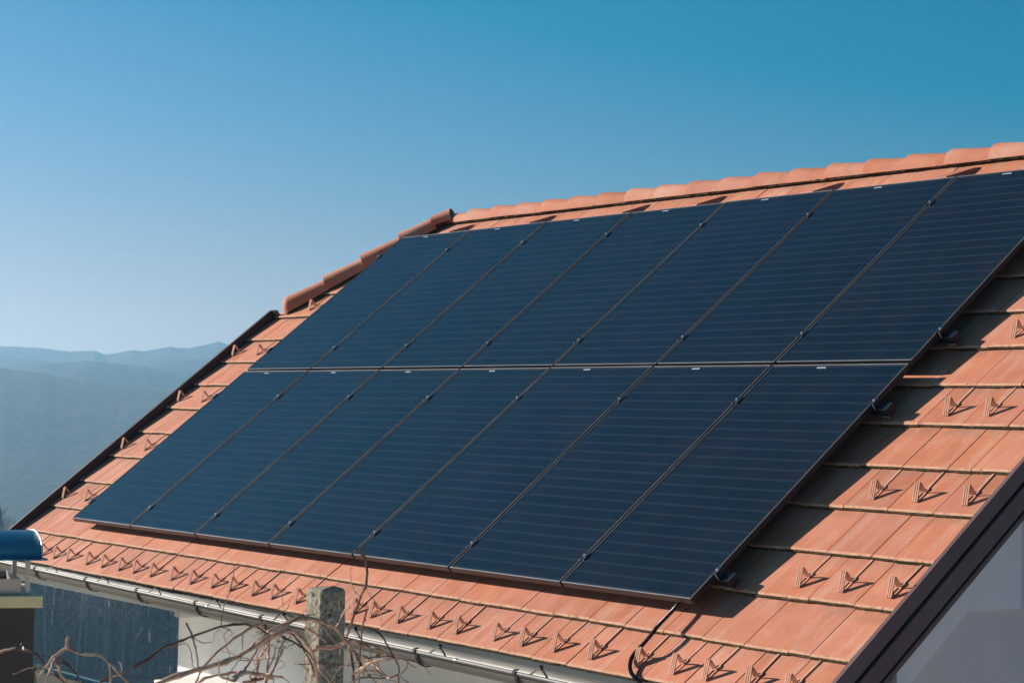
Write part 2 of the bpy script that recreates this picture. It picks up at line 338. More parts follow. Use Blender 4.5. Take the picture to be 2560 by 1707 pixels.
Z2 = np.maximum(Z2, crest(3050, 330, 300, fill_az + [-68.74, -67.86, -66.86, -66.19, -65.9, -65.18, -64.86, -64.17, -63.67, -62.83, -62.54, -61] + fill_r,
                          [1.7, 1.8, 1.7, 1.67, 1.66, 1.57, 1.63, 1.53, 1.68, 1.66, 1.81, 1.78, 1.98, 1.89, 1.6, 1.5, 1.5, 1.4, 1.5, 1.7], 14, .02))
GX = CAM.x + R2 * np.sin(np.radians(A2)); GY = CAM.y + R2 * np.cos(np.radians(A2))
def ground_z(x, y):
    r = math.hypot(x - CAM.x, y - CAM.y)
    return float(np.interp(r, BASE_R, BASE_Z))
nr, na = A2.shape
gv = np.stack([GX.ravel(), GY.ravel(), Z2.ravel()], 1)
idx = np.arange(nr * na).reshape(nr, na); nxt = np.roll(idx, -1, 1)
quads = np.stack([idx[:-1], idx[1:], nxt[1:], nxt[:-1]], -1).reshape(-1, 4)
gme = bpy.data.meshes.new('ground')
gme.vertices.add(len(gv)); gme.vertices.foreach_set('co', gv.ravel())
gme.loops.add(quads.size); gme.loops.foreach_set('vertex_index', quads.ravel())
gme.polygons.add(len(quads)); gme.polygons.foreach_set('loop_start', np.arange(len(quads)) * 4); gme.polygons.foreach_set('loop_total', np.full(len(quads), 4))
gme.polygons.foreach_set('use_smooth', np.ones(len(quads), bool)); gme.update(calc_edges=True); gme.validate()
t = NT('wooded_ground'); v = t.coord('World')
n1 = t.noise(v, .012, 6, .65); n2 = t.noise(v, .11, 5, .7)
gcol = t.mix(t.ramp(n1, [(.45, 0.0), (.62, .8)]), t.ramp(n2, [(.35, (.030, .030, .018)), (.65, (.085, .070, .042))]), t.ramp(n2, [(.3, (.070, .050, .034)), (.7, (.14, .10, .066))]))
dist = t.node('ShaderNodeVectorMath', operation='DISTANCE', ins={0: v, 1: (8.0, -2.0, -3.0)}).outputs[1]
n3 = t.noise(v, .9, 5, .65)
bounce_dim = t.ramp(n3, [(.35, (.30, .25, .16)), (.65, (.44, .38, .28))])         # unseen ground below the house, toned to bounce little light onto the roof
bounce_pale = t.ramp(n3, [(.35, (.54, .48, .42)), (.65, (.68, .63, .57))])         # unseen ground beside the gable, made pale to bounce light onto it
xx = t.node('ShaderNodeSeparateXYZ', ins={0: v}).outputs[0]
bounce_ground = t.mix(t.ramp(t.math('DIVIDE', t.math('ADD', xx, t.math('MULTIPLY', n3, 1.5)), 20.0), [(.38, 0.0), (.42, 1.0)]), bounce_dim, bounce_pale)
gcol = t.mix(t.ramp(t.math('DIVIDE', dist, 90.0), [(.5, 1.0), (.8, 0.0)]), gcol, bounce_ground)
gme.materials.append(t.set(gcol, .95, 0, .05, n2, 1.0, 4.0))
tag(put(bpy.data.objects.new('ground', gme)), 'wooded valley floor and blue hazy hills behind the house', None, None, 'structure')

# near forest: mass of conifers and bare trees on the valley floor (stuff) and the pale-trunked trees that can be told apart
def leafy(mb, g, base, h, kind, m0=0, m1=1):
    x, y, z = base
    if kind == 0:                                            # conifer: jagged tiers
        mb.tube([(x, y, z), (x, y, z + h * .35)], [h * .014, h * .010], 5, m0)
        n = 9
        for k in range(n):
            f = k / n; zc = z + h * (.14 + .80 * f); r = h * .17 * (1 - f) ** .8 * g.uniform(.8, 1.15) + h * .012
            s = 7; a0 = g.uniform(0, 6.28); vs = [(x, y, zc + h * .15)]
            for j in range(2 * s):
                rr = r * (g.uniform(.85, 1.2) if j % 2 == 0 else .45); a = a0 + math.pi * j / s
                vs.append((x + rr * math.cos(a), y + rr * math.sin(a), zc - (h * .03 if j % 2 == 0 else 0)))
            mb.add(vs, [(0, 1 + j, 1 + (j + 1) % (2 * s)) for j in range(2 * s)], m1)
    else:                                                    # bare broadleaf: trunk, limbs, twigs
        top = Vector((x + g.uniform(-.6, .6), y + g.uniform(-.6, .6), z + h * .95))
        b = Vector((x, y, z)); tr = [b, b.lerp(top, .5) + Vector((g.uniform(-.3, .3), g.uniform(-.3, .3), 0)), top]
        mb.tube(tr, [h * .014, h * .009, h * .002], 5, m0)
        for k in range(22):
            f = g.uniform(.28, .97); p = b.lerp(top, f); a = g.uniform(0, 6.28); L = h * .22 * (1.15 - f) * g.uniform(.7, 1.3)
            q = p + Vector((math.cos(a) * L, math.sin(a) * L, L * g.uniform(.5, 1.2)))
            mb.tube([p, q], [h * .004, h * .0012], 3, m0, False)
            for j in range(7):
                s = p.lerp(q, g.uniform(.3, 1)); e = s + Vector((g.uniform(-1, 1), g.uniform(-1, 1), g.uniform(0, 1.3))) * L * .45
                d = Vector((g.uniform(-1, 1), g.uniform(-1, 1), 0)).normalized() * h * .0035
                mb.add([s - d, s + d, e], [(0, 1, 2)], 2 if g.random() < .8 else m1)
M_NEEDLE = plain('dark_needles', (.075, .072, .056), .8, 0, .6, .5, .1)
M_BARK = plain('grey_bark', (.32, .26, .225), .9, 0, .7, .3, .1)
M_PALEBARK = plain('pale_bark', (.48, .41, .37), .85, 0, .9, .25, .1)
M_TWIG = plain('bare_twigs', (.43, .30, .24), .9, 0, .5, .3, .1)
g = random.Random(41)
def polar(az, r): return CAM.x + r * math.sin(math.radians(az)), CAM.y + r * math.cos(math.radians(az))
mb = MB()
for i in range(420):
    az = g.uniform(-73.5, -61.0); r = g.uniform(342, 480); x, y = polar(az, r)
    leafy(mb, g, (x, y, ground_z(x, y) - .5), g.uniform(15, 23), 0 if g.random() < .40 else 1)
for m_, i in ((0, 0),): pass
for i in range(34):
    az = g.uniform(-70.0, -67.5); r = g.uniform(380, 425); x, y = polar(az, r)
    leafy(mb, g, (x, y, ground_z(x, y) - .5), g.uniform(23, 28.5), 0 if g.random() < .3 else 1)
tag(mb.obj('forest', [M_BARK, M_NEEDLE, M_TWIG]), 'dim bluish forest of conifers and bare trees on the valley side', None, None, 'stuff')
for i, (az, r, h) in enumerate([(-67.25, 352, 21), (-66.9, 356, 22), (-66.45, 350, 20), (-66.2, 362, 23), (-65.7, 355, 21), (-65.2, 350, 22), (-64.9, 360, 21), (-64.45, 353, 20), (-64.2, 357, 22)]):
    x, y = polar(az, r); z = ground_z(x, y) - .5
    T = thing('bare_tree', f'bare tree with a pale trunk in the dim valley forest, {nth(i)} from the chimney', 'tree', (x, y, z), None, 'pale bare trees in the valley forest')
    mt, mc = MB(), MB()
    b = Vector((x, y, z)); top = b + Vector((g.uniform(-.8, .8), g.uniform(-.8, .8), h))
    mt.tube([b, b.lerp(top, .5) + Vector((g.uniform(-.4, .4), g.uniform(-.4, .4), 0)), top], [h * .012, h * .009, h * .002], 6)
    for k in range(20):
        f = g.uniform(.35, .97); p = b.lerp(top, f); a = g.uniform(0, 6.28); L = h * .2 * (1.2 - f) * g.uniform(.7, 1.3)
        q = p + Vector((math.cos(a) * L, math.sin(a) * L, L * g.uniform(.6, 1.3)))
        mc.tube([p, q], [h * .0035, h * .001], 3, 0, False)
        for j in range(7):
            s = p.lerp(q, g.uniform(.3, 1)); e = s + Vector((g.uniform(-1, 1), g.uniform(-1, 1), g.uniform(0, 1.3))) * L * .45
            d = Vector((g.uniform(-1, 1), g.uniform(-1, 1), 0)).normalized() * h * .0028
            mc.add([s - d, s + d, e], [(0, 1, 2)], 0)
    mt.obj('trunk', M_PALEBARK, T); mc.obj('crown', M_TWIG, T)

# ------------------------------------------------------------------ the house
GZ = -3.6
house = thing('house', 'grey rendered house with a steep orange tiled roof carrying fourteen dark panels', 'house', (4.8, 3.3, GZ))
def under(Y): return ((Y / S - .2 * ST) / CT) * ST * S - .2 * CT * S      # underside of the roof build-up
mb = MB().box((1.013, .432, GZ), (8.0, 6.2, -.495)); mb.obj('wall', M_WALL, house)
mb = MB(); poly = [(8.0, .432, GZ), (8.0, .432, under(.432)), (8.0, 3.33, under(3.33)), (8.0, 6.228, under(.432)), (8.0, 6.228, GZ)]
mb.prism(poly, (8.0, 0, 0), (8.25, 0, 0)); mb.obj('gable_wall', M_GABLE, house)
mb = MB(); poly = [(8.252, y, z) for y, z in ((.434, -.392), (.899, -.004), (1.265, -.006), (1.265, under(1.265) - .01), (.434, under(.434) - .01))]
mb.prism(poly, (8.252, 0, 0), (8.266, 0, 0)); mb.obj('gable_pale_area', M_GABLE_PALE, house)  # thin raised polygon, paler than the rest of the gable
mb = MB().box((-1.16, -.165, -.520), (8.42, -.140, -.36)); bevel(mb.obj('fascia_board', M_FASCIA, house), .003)
mb = MB().box((-1.10, -.138, -.517), (8.40, .430, -.502)); mb.obj('soffit', M_FASCIA, house)
mb = MB().box((2.075, -.13, -.562), (2.165, .02, -.521)); bevel(mb.obj('beam_end', M_FASCIA, house), .004)
mb = MB().box((1.56, -.02, GZ), (2.9, .431, -1.055)); bevel(mb.obj('balcony_parapet', M_WALL, house), .006)

roof = MB()
deck = [(-1.0, -.36), (8.04, -.36), (8.04, 4.037), (.13, 4.037), (-.93, 2.68)]
roof.prism([RW(u, v, -.155) for u, v in deck], RW(0, 0, -.155), RW(0, 0, -.185))
def mirror(p): return Vector((p.x, 6.72 - p.y, p.z))
roof.prism([mirror(RW(u, v, -.155)) for u, v in deck], RW(0, 0, -.155), RW(0, 0, -.185))
h0, h1 = RW(-.93, 2.68, -.155), RW(.13, 4.037, -.155)
roof.prism([h0, h1, mirror(h0)], Vector((0, 0, 0)), Vector((.0, 0, -.03)))
roof = roof.obj('roof', M_DECK, house)

# --- tiles, one object each
TW, TT, TL = .2806 * S, .021 * S, .352 * S
TILT = Matrix.Rotation(-math.atan(.022 / .308), 4, 'X')
tile_cache = {}
def tile_mesh(width, var):
    key = (round(width, 3), var)
    if key in tile_cache: return tile_cache[key]
    g = random.Random(hash(key) % 9973)
    W = width - .0048; n = max(2, int(W / .05)); mb = MB(); vs = []
    for i in range(n + 1):
        x = W * i / n; j = g.uniform(-1, 1)
        e = .0018 * j
        prof = [(-.001 + e, -TT), (-.004 + e * 1.2, -TT * .72 + .002 * g.uniform(-1, 1)), (e * .5, -TT * .26), (.005, -.0022), (.012, 0), (TL, 0), (TL, -TT)]
        vs += [(x, y, z) for y, z in prof]
    fs, ms = [], []
    for i in range(n):
        for k in range(6):
            fs.append((i * 7 + k, (i + 1) * 7 + k, (i + 1) * 7 + k + 1, i * 7 + k + 1))
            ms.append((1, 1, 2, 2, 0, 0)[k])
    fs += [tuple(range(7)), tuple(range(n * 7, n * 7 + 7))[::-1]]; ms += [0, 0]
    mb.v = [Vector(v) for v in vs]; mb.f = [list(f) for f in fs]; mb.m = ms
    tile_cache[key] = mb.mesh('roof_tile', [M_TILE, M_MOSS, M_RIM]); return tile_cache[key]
VL = [-.385, -.083, .200, .509, .822, 1.129, 1.437, 1.747, 2.052, 2.354, 2.673, 2.985, 3.295, 3.605]
VR = [-.432, -.139, .186, .491, .803, 1.108, 1.430, 1.742, 2.050, 2.358, 2.673, 2.985, 3.295, 3.605]
def nose_v(k, u): return VL[k] + (VR[k] - VL[k]) * (u + .95) / 9.0
HA, HB = Vector((-.94, 2.66)), Vector((.13, 4.037))             # hip line in the roof plane
def hip_side(u, v): return (HB.x - HA.x) * (v - HA.y) - (HB.y - HA.y) * (u - HA.x)   # >0: beyond the hip
n_tiles = 0
for k in range(14):
    if k % 2 == 0:
        js = [8.045, 7.811]; u = 7.811
        while u - .2806 > -.40: u -= .2806; js.append(u)
        js += [-.55, -.715, -.952]
    else:
        js = [8.045, 7.813, 7.675]; u = 7.675
        while u - .2806 > -.25: u -= .2806; js.append(u)
        js += [-.45, -.69, -.952]
    for b, a in zip(js[:-1], js[1:]):
        v0 = nose_v(k, (a + b) / 2); mid = (a + b) / 2
        if not (mid < .16 or mid > 6.62 or k <= 2 or k >= 12): continue      # hidden under the panels
        if k == 2 and .5 < mid < 6.6: continue
        if k == 12 and 0.2 < mid < 6.62: continue
        if min(hip_side(b, v0), hip_side(b, v0 + .31)) > 0.03: continue      # beyond the hip
        me = tile_mesh((b - a) * S, rnd.randrange(4))
        M = Matrix.Translation(RW(a, v0 + rnd.uniform(-.003, .003), -.10 + rnd.uniform(-.0015, .0015))) @ ROOFROT @ TILT @ Matrix.Rotation(rnd.uniform(-.004, .004), 4, 'Z') @ Matrix.Rotation(rnd.uniform(-.006, .006), 4, 'Y')
        if max(hip_side(a, v0 + .35), hip_side(a, v0)) > 0:
            me = me.copy(); bm = bmesh.new(); bm.from_mesh(me)
            A3, B3 = M.inverted() @ RW(HA.x, HA.y, -.1), M.inverted() @ RW(HB.x, HB.y, -.1)
            d = (B3 - A3); nrm = Vector((-d.y, d.x, 0))
            bmesh.ops.bisect_plane(bm, geom=bm.verts[:] + bm.edges[:] + bm.faces[:], plane_co=A3, plane_no=nrm, clear_outer=True)
            bm.to_mesh(me); bm.free()
            if not len(me.polygons): continue
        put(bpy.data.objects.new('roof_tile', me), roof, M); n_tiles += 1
print('tiles', n_tiles)

# --- ridge and hip tiles
def arch(hw, h, n=12, p=.82):
    o = []
    for i in range(n + 1):
        a = math.pi * i / n
        o.append((-hw * math.copysign(abs(math.cos(a)) ** .92, math.cos(a)), h * max(0, math.sin(a)) ** p))
    return o
def cap_tile(L, hw0, h0, hw1, h1, th=.016, closed=False):
    mb = MB(); rows = []
    ends = [(0, hw0, h0), (.02, hw0, h0), (L * .5, (hw0 + hw1) / 2, (h0 + h1) / 2), (L, hw1, h1)]
    if closed: ends = [(-.075, hw0 * .35, h0 * .25), (-.06, hw0 * .7, h0 * .62), (-.03, hw0 * .93, h0 * .9)] + ends
    for x, hw, h in ends:
        rows.append([(x, y, z) for y, z in arch(hw, h)] + [(x, y, z) for y, z in arch(hw - th, h - th)][::-1])
    n = len(rows[0]); vs = [p for r in rows for p in r]; fs, ms = [], []
    for i in range(len(rows) - 1):
        for k in range(n):
            fs.append((i * n + k, i * n + (k + 1) % n, (i + 1) * n + (k + 1) % n, (i + 1) * n + k))
            ms.append(1 if k in (n // 2 - 1, n - 1) else 0)
    h = n // 2
    for b in (0, (len(rows) - 1) * n):
        for k in range(h - 1): fs.append((b + k, b + k + 1, b + n - 2 - k, b + n - 1 - k)); ms.append(0)
    mb.add(vs, fs); mb.m = ms
    return mb.mesh('ridge_tile', [M_RIDGE, M_MOSS], True)
RIDGE_Y, RIDGE_Z = 3.36, 2.512
rid = [cap_tile(.405, .112, .112, .098, .085) for _ in range(3)]; rid0 = cap_tile(.405, .100, .088, .096, .083)
for k in range(-1, 22):
    u = .459 + .344 * k
    M = Matrix.Translation((u * S, RIDGE_Y + rnd.uniform(-.003, .003), RIDGE_Z + rnd.uniform(-.003, .003))) @ Matrix.Rotation(rnd.uniform(-.008, .008), 4, 'Z') @ Matrix.Rotation(rnd.uniform(-.006, .006), 4, 'Y')
    put(bpy.data.objects.new('ridge_tile', rid0 if k == -1 else rid[k % 3]), roof, M)
mb = MB(); g = random.Random(3); pts = []
for i in range(360):
    x = (.12 + 7.92 * i / 359) * S
    pts.append((x, g.uniform(-.006, .006), g.uniform(-.006, .008)))
for (x0, a0, b0), (x1, a1, b1) in zip(pts[:-1], pts[1:]):
    mb.add([(x0, 3.264 + a0 * .6, 2.500), (x1, 3.264 + a1 * .6, 2.500), (x1, 3.258 + a1 * .6, 2.510 + b1 * .7), (x0, 3.258 + a0 * .6, 2.510 + b0 * .7), (x0, 3.30, 2.510), (x1, 3.30, 2.510)], [(0, 1, 2, 3), (3, 2, 5, 4)])
mb.obj('ridge_seal', M_MOSS, roof)
ax0, ax1 = RW(-.90, 2.70, -.085), RW(.115, 4.01, -.085)
hx = (ax1 - ax0).normalized(); hz = Vector((-ST, -ST, 2 * CT)); hz = (hz - hx * hz.dot(hx)).normalized(); hy = hz.cross(hx)
HROT = Matrix((hx, hy, hz)).transposed().to_4x4()
hip0 = cap_tile(.42, .130, .148, .114, .110); hip1 = cap_tile(.42, .130, .148, .114, .110, closed=True); hip2 = cap_tile(.33, .130, .148, .116, .116)
for k in range(4):
    M = Matrix.Translation(ax0 + hx * (.140 + .362 * S * k) + hz * -.060) @ HROT
    put(bpy.data.objects.new('hip_tile', (hip1, hip0, hip0, hip2)[k]), roof, M)
capm = cap_tile(.18, .120, .100, .138, .112, .018)
cx = Vector((.72, .68, .33)).normalized(); cy = Vector((0, 0, 1)).cross(cx).normalized(); cz = cx.cross(cy)
CR = Matrix((cx, cy, cz)).transposed().to_4x4()
put(bpy.data.objects.new('hip_cap_tile', capm), roof, Matrix.Translation(ax0 + hx * 1.57 + hz * -.06 + Vector((0, 0, .040))) @ CR)
mb = MB()
off = -hy if (-hy).dot(Vector((0, -1, 0))) > 0 else hy
for s_ in np.linspace(.1, 1.60 * S, 60):
    p = ax0 + hx * s_ + off * (.092 + g.uniform(-.004, .004)) + hz * (-.062 + g.uniform(-.004, .004))
    mb.v.append(p + hz * .03); mb.v.append(p - hz * .03)
mb.f = [[2 * i, 2 * i + 2, 2 * i + 3, 2 * i + 1] for i in range(59)]; mb.m = [0] * 59
mb.obj('hip_seal', M_MOSS, roof)

# --- vent hoods above the top edge of the array
def hood_mesh():
    mb = MB()
    w = lambda x, y, z: (x * S, y * S, z * S)
    # x across, y up slope (tip at y=0, mouth at y=-.2), z off the tile
    base_l, base_r, tip_l, tip_r = w(-.30, -.20, -.02), w(.0, -.20, -.02), w(-.14, .0, -.006), w(.0, .005, -.006)
    top_l, top_r, mid_l, mid_r = w(-.215, -.19, .070), w(-.095, -.19, .070), w(-.155, -.03, .014), w(-.02, -.03, .016)
    mb.add([base_l, base_r, tip_l, tip_r, top_l, top_r, mid_l, mid_r],
           [(4, 5, 7, 6), (6, 7, 3, 2), (5, 1, 3, 7), (0, 4, 6, 2)])
    lip_l, lip_r = w(-.215, -.205, .064), w(-.095, -.205, .064)
    mb.add([top_l, top_r, lip_r, lip_l, w(-.215, -.19, .052), w(-.095, -.19, .052)], [(0, 3, 2, 1), (3, 4, 5, 2)])
    mb.add([w(-.25, -.16, -.03), w(-.04, -.16, -.03), w(-.09, -.16, .055), w(-.21, -.16, .055)], [(0, 1, 2, 3)], 1)
    return mb.mesh('vent_hood', [M_TILE, M_GROOVE])
hm = hood_mesh()
for u in (.63, 1.722, 2.85, 3.66, 4.785, 5.912, 7.04):
    put(bpy.data.objects.new('vent_hood', hm), roof, Matrix.Translation(RW(u, 3.885, -.118)) @ ROOFROT)

# --- verge trims
def bar_uvw(mb, u0, u1, v0, v1, w0, w1, m=0):
    vs = [RW(u, v, w) for u in (u0, u1) for v in (v0, v1) for w in (w0, w1)]
    return mb.add(vs, [(0, 1, 3, 2), (4, 6, 7, 5), (0, 4, 5, 1), (2, 3, 7, 6), (0, 2, 6, 4), (1, 5, 7, 3)], m)
mb = MB(); bar_uvw(mb, -.985, -.957, -.44, 2.685, -.26, -.046); bar_uvw(mb, -.985, -.86, 2.687, 2.70, -.2, -.046)
mb.obj('verge_trim', M_TRIM2, roof)
for w0, w1, ue, nm in ((-.093, -.163, 8.078, 'verge_flashing'), (-.182, -.262, 8.078, 'verge_board'), (-.282, -.306, 8.068, 'verge_batten')):
    mb = MB(); bar_uvw(mb, 8.050, ue, -.46, 4.0, w1, w0); bevel(mb.obj(nm, M_TRIM, roof), .003)
mb = MB(); bar_uvw(mb, 8.0, 8.049, -.45, 4.0, -.300, -.150); bar_uvw(mb, 8.0495, 8.062, -.45, 4.0, -.1825, -.1635); bar_uvw(mb, 8.0495, 8.058, -.45, 4.0, -.2815, -.2625)
mb.obj('verge_backing', M_GROOVE, roof)

# --- gutter
SL = -.0107
def gz(x): return SL * (x - 1.5)
def gpt(x, y, z): return Vector((x, y, z + gz(x)))
n = 20
xs = [-1.25 + 9.7 * i / 12 for i in range(13)]
arc = lambda r: [(-.300 + r * math.cos(math.pi + math.pi * i / n), -.386 + r * math.sin(math.pi + math.pi * i / n)) for i in range(n + 1)]
prof = arc(.0720) + [(-.228, -.371), (-.2298, -.371)] + arc(.0702)[::-1]
rows = [[gpt(x, y, z) for y, z in prof] for x in xs]; m_ = len(prof)
mb = MB(); mb.add([p for r in rows for p in r], [(i * m_ + k, i * m_ + (k + 1) % m_, (i + 1) * m_ + (k + 1) % m_, (i + 1) * m_ + k) for i in range(12) for k in range(m_)])
bead = [gpt(x, -.378, -.383) for x in xs]

gut = mb.obj('gutter', M_ZINC, house, None, True)
mb = MB(); mb.tube(bead, .0115, 10); mb.obj('gutter_bead', M_BEAD, gut, None, True)
mb = MB(); mb.tube([gpt(x, -.229, -.371) for x in xs], .0035, 6); mb.obj('back_rim', M_BEAD, gut, None, True)
n = 14
for x in (.22, 1.15, 2.0, 2.88, 3.77, 4.62, 5.51, 6.44, 7.35, 8.2):
    mb = MB(); p2 = [(-.300 + .0765 * math.cos(math.pi * .93 + math.pi * 1.05 * i / n), -.386 + .0765 * math.sin(math.pi * .93 + math.pi * 1.05 * i / n)) for i in range(n + 1)]
    p2 = [(-.366, -.366), (-.384, -.368), (-.3925, -.383)] + p2[1:] + [(-.2225, -.366), (-.2235, -.350)]
    mb.sheet([gpt(x - .0125, y, z) for y, z in p2], [gpt(x + .0125, y, z) for y, z in p2])
    b = mb.obj('gutter_bracket', M_BRACKET, gut)
    m = b.modifiers.new('solid', 'SOLIDIFY'); m.thickness = .005; m.offset = 1
    mb = MB(); mb.sheet([gpt(x - .012, y, z) for y, z in ((-.226, -.364), (-.236, -.360), (-.262, -.378), (-.30, -.40))], [gpt(x + .012, y, z) for y, z in ((-.226, -.364), (-.236, -.360), (-.262, -.378), (-.30, -.40))])
    mb.obj('gutter_clip', M_ZINC, gut)
for x in (3.05, 5.9):
    mb = MB(); mb.tube([gpt(x - .012, -.378, -.383), gpt(x + .012, -.378, -.383)], .0135, 10); mb.obj('gutter_joint', M_ZINC, gut, None, True)

# ------------------------------------------------------------------ solar panels
PW, PH, RG = .9805, 1.7826, .0269
def frame_mesh():
    mb = MB(); W, H, t_, d = PW * S, PH * S, .011, .033
    for a, b in (((0, 0, -d), (W, t_, 0)), ((0, H - t_, -d), (W, H, 0)), ((0, t_ + .0005, -d), (t_, H - t_ - .0005, 0)), ((W - t_, t_ + .0005, -d), (W, H - t_ - .0005, 0))):
        mb.box(a, b)
    e = .0048  # width of the painted glint strips
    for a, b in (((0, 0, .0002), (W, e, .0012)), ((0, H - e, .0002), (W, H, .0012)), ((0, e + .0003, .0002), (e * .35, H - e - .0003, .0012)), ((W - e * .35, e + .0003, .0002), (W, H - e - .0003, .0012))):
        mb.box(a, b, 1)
    return mb.mesh('frame', [M_FRAME, M_EDGE_GLINT])
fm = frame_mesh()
mb = MB(); W, H = PW * S, PH * S
mb.box((.0112, .0112, -.007), (W - .0112, H - .0112, -.0022)); gm = mb.mesh('glass', M_GLASS)
mb = MB(); mb.box((.0114, .0114, -.012), (W - .0114, H - .0114, -.0072)); bk = mb.mesh('backsheet', M_BACK)
mb = MB(); x0 = .352 * S; y0 = H - .030      # small white maker's mark printed on the glass, letters too small to read
mb.box((x0, y0, -.0021), (x0 + .009, y0 + .010, -.0016))
for i, w_ in enumerate((.008, .0085, .0075, .0085, .008, .008)):
    xx = x0 + .0135 + i * .0094
    mb.box((xx, y0 - .002, -.0021), (xx + .0035, y0 + .012, -.0016)); mb.box((xx + .0037, y0 + (.0035, .008, -.002)[i % 3], -.0021), (xx + w_, y0 + (.0035, .008, -.002)[i % 3] + .004, -.0016))
lm = mb.mesh('maker_mark', M_WHITE)
bb = {0: ('lower', 'bottom'), 1: ('upper', 'top')}
ordn = ['leftmost', 'second from the left', 'third from the left', 'middle', 'third from the right', 'second from the right', 'rightmost']
for row in (0, 1):
    for c in range(7):
        v0 = 0 if row == 0 else PH + RG
        M = Matrix.Translation(RW(c + .0, v0, 0)) @ ROOFROT @ Matrix.Rotation(rnd.uniform(-.0012, .0012), 4, 'X') @ Matrix.Rotation(rnd.uniform(-.0012, .0012), 4, 'Y')
        extra = {(0, 0): ' by the eave', (0, 6): ', above the black conduit', (1, 0): ' touching the hip tiles', (1, 6): ', cut by the photo edge'}.get((row, c), '')
        T = thing('solar_panel', f'black framed solar panel, {ordn[c]} of the {bb[row][0]} row of seven{extra}', 'solar panel', M.translation, ROOFROT, 'solar panels on the tiled roof')
        WORLD[T.name] = M.copy(); T.matrix_basis = M
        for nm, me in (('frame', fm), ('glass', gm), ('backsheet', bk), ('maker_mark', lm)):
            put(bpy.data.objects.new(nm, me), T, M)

# rails with clamps
mb = MB(); mb.box((-.022 * S, -.02, -.070), (7.075 * S, .02, -.036)); mb.box((-.022 * S, -.008, -.036), (7.03 * S, .008, -.0345)); rb = mb.mesh('rail_bar', M_RAIL)
mb = MB(); mb.box((-.0095, -.030, -.034), (.0095, .030, .0015)); mb.box((-.021, -.030, .0016), (.021, .030, .0050)); mb.box((-.021, -.0315, -.001), (-.0165, -.0302, .0050), 1); mb.box((.0165, -.0315, -.001), (.021, -.0302, .0050), 1); cm = mb.mesh('clamp', [M_RAIL, M_STEEL])
mb = MB(); mb.tube([(0, 0, .0052), (0, 0, .0135)], [.0062, .0055], 8); bo = mb.mesh('bolt', M_STEEL)
mb = MB(); mb.box((.002, -.028, -.034), (.020, .028, .002)); mb.box((-.010, -.028, .0016), (.020, .028, .0050)); mb.box((.0202, -.030, -.030), (.024, -.027, .005), 1); ec = mb.mesh('end_clamp', [M_RAIL, M_STEEL])
mb = MB(); mb.box((0, -.030, -.078), (.05, .030, -.028)); mb.box((.0, -.0315, -.074), (.052, -.0302, -.070), 1); rc = mb.mesh('end_cap', [M_RAIL, M_STEEL])
for v, nm in ((.195, 'rail under the lower panel row near its bottom'), (1.470, 'rail under the lower panel row near its top'), (2.060, 'rail under the upper panel row near its bottom'), (3.320, 'rail under the upper panel row near its top')):
    M0 = Matrix.Translation(RW(0, v, 0)) @ ROOFROT
    T = thing('mounting_rail', 'black mounting ' + nm, 'rail', M0.translation, ROOFROT, 'mounting rails of the solar array')
    put(bpy.data.objects.new('rail_bar', rb), T, M0)
    for i in range(0, 8):
        u = i - .00975 if 0 < i < 7 else (-.001 if i == 0 else 7 - .0185)
        Mc = Matrix.Translation(RW(u, v, 0)) @ ROOFROT
        if i == 0: Mc = Mc @ Matrix.Rotation(math.pi, 4, 'Z')
        c = put(bpy.data.objects.new('clamp' if 0 < i < 7 else 'end_clamp', cm if 0 < i < 7 else ec), T, Mc)
        put(bpy.data.objects.new('bolt', bo), c, Mc @ Matrix.Translation((0 if 0 < i < 7 else .011, 0, 0)))
    put(bpy.data.objects.new('end_cap', rc), T, Matrix.Translation(RW(7.025, v, 0)) @ ROOFROT)

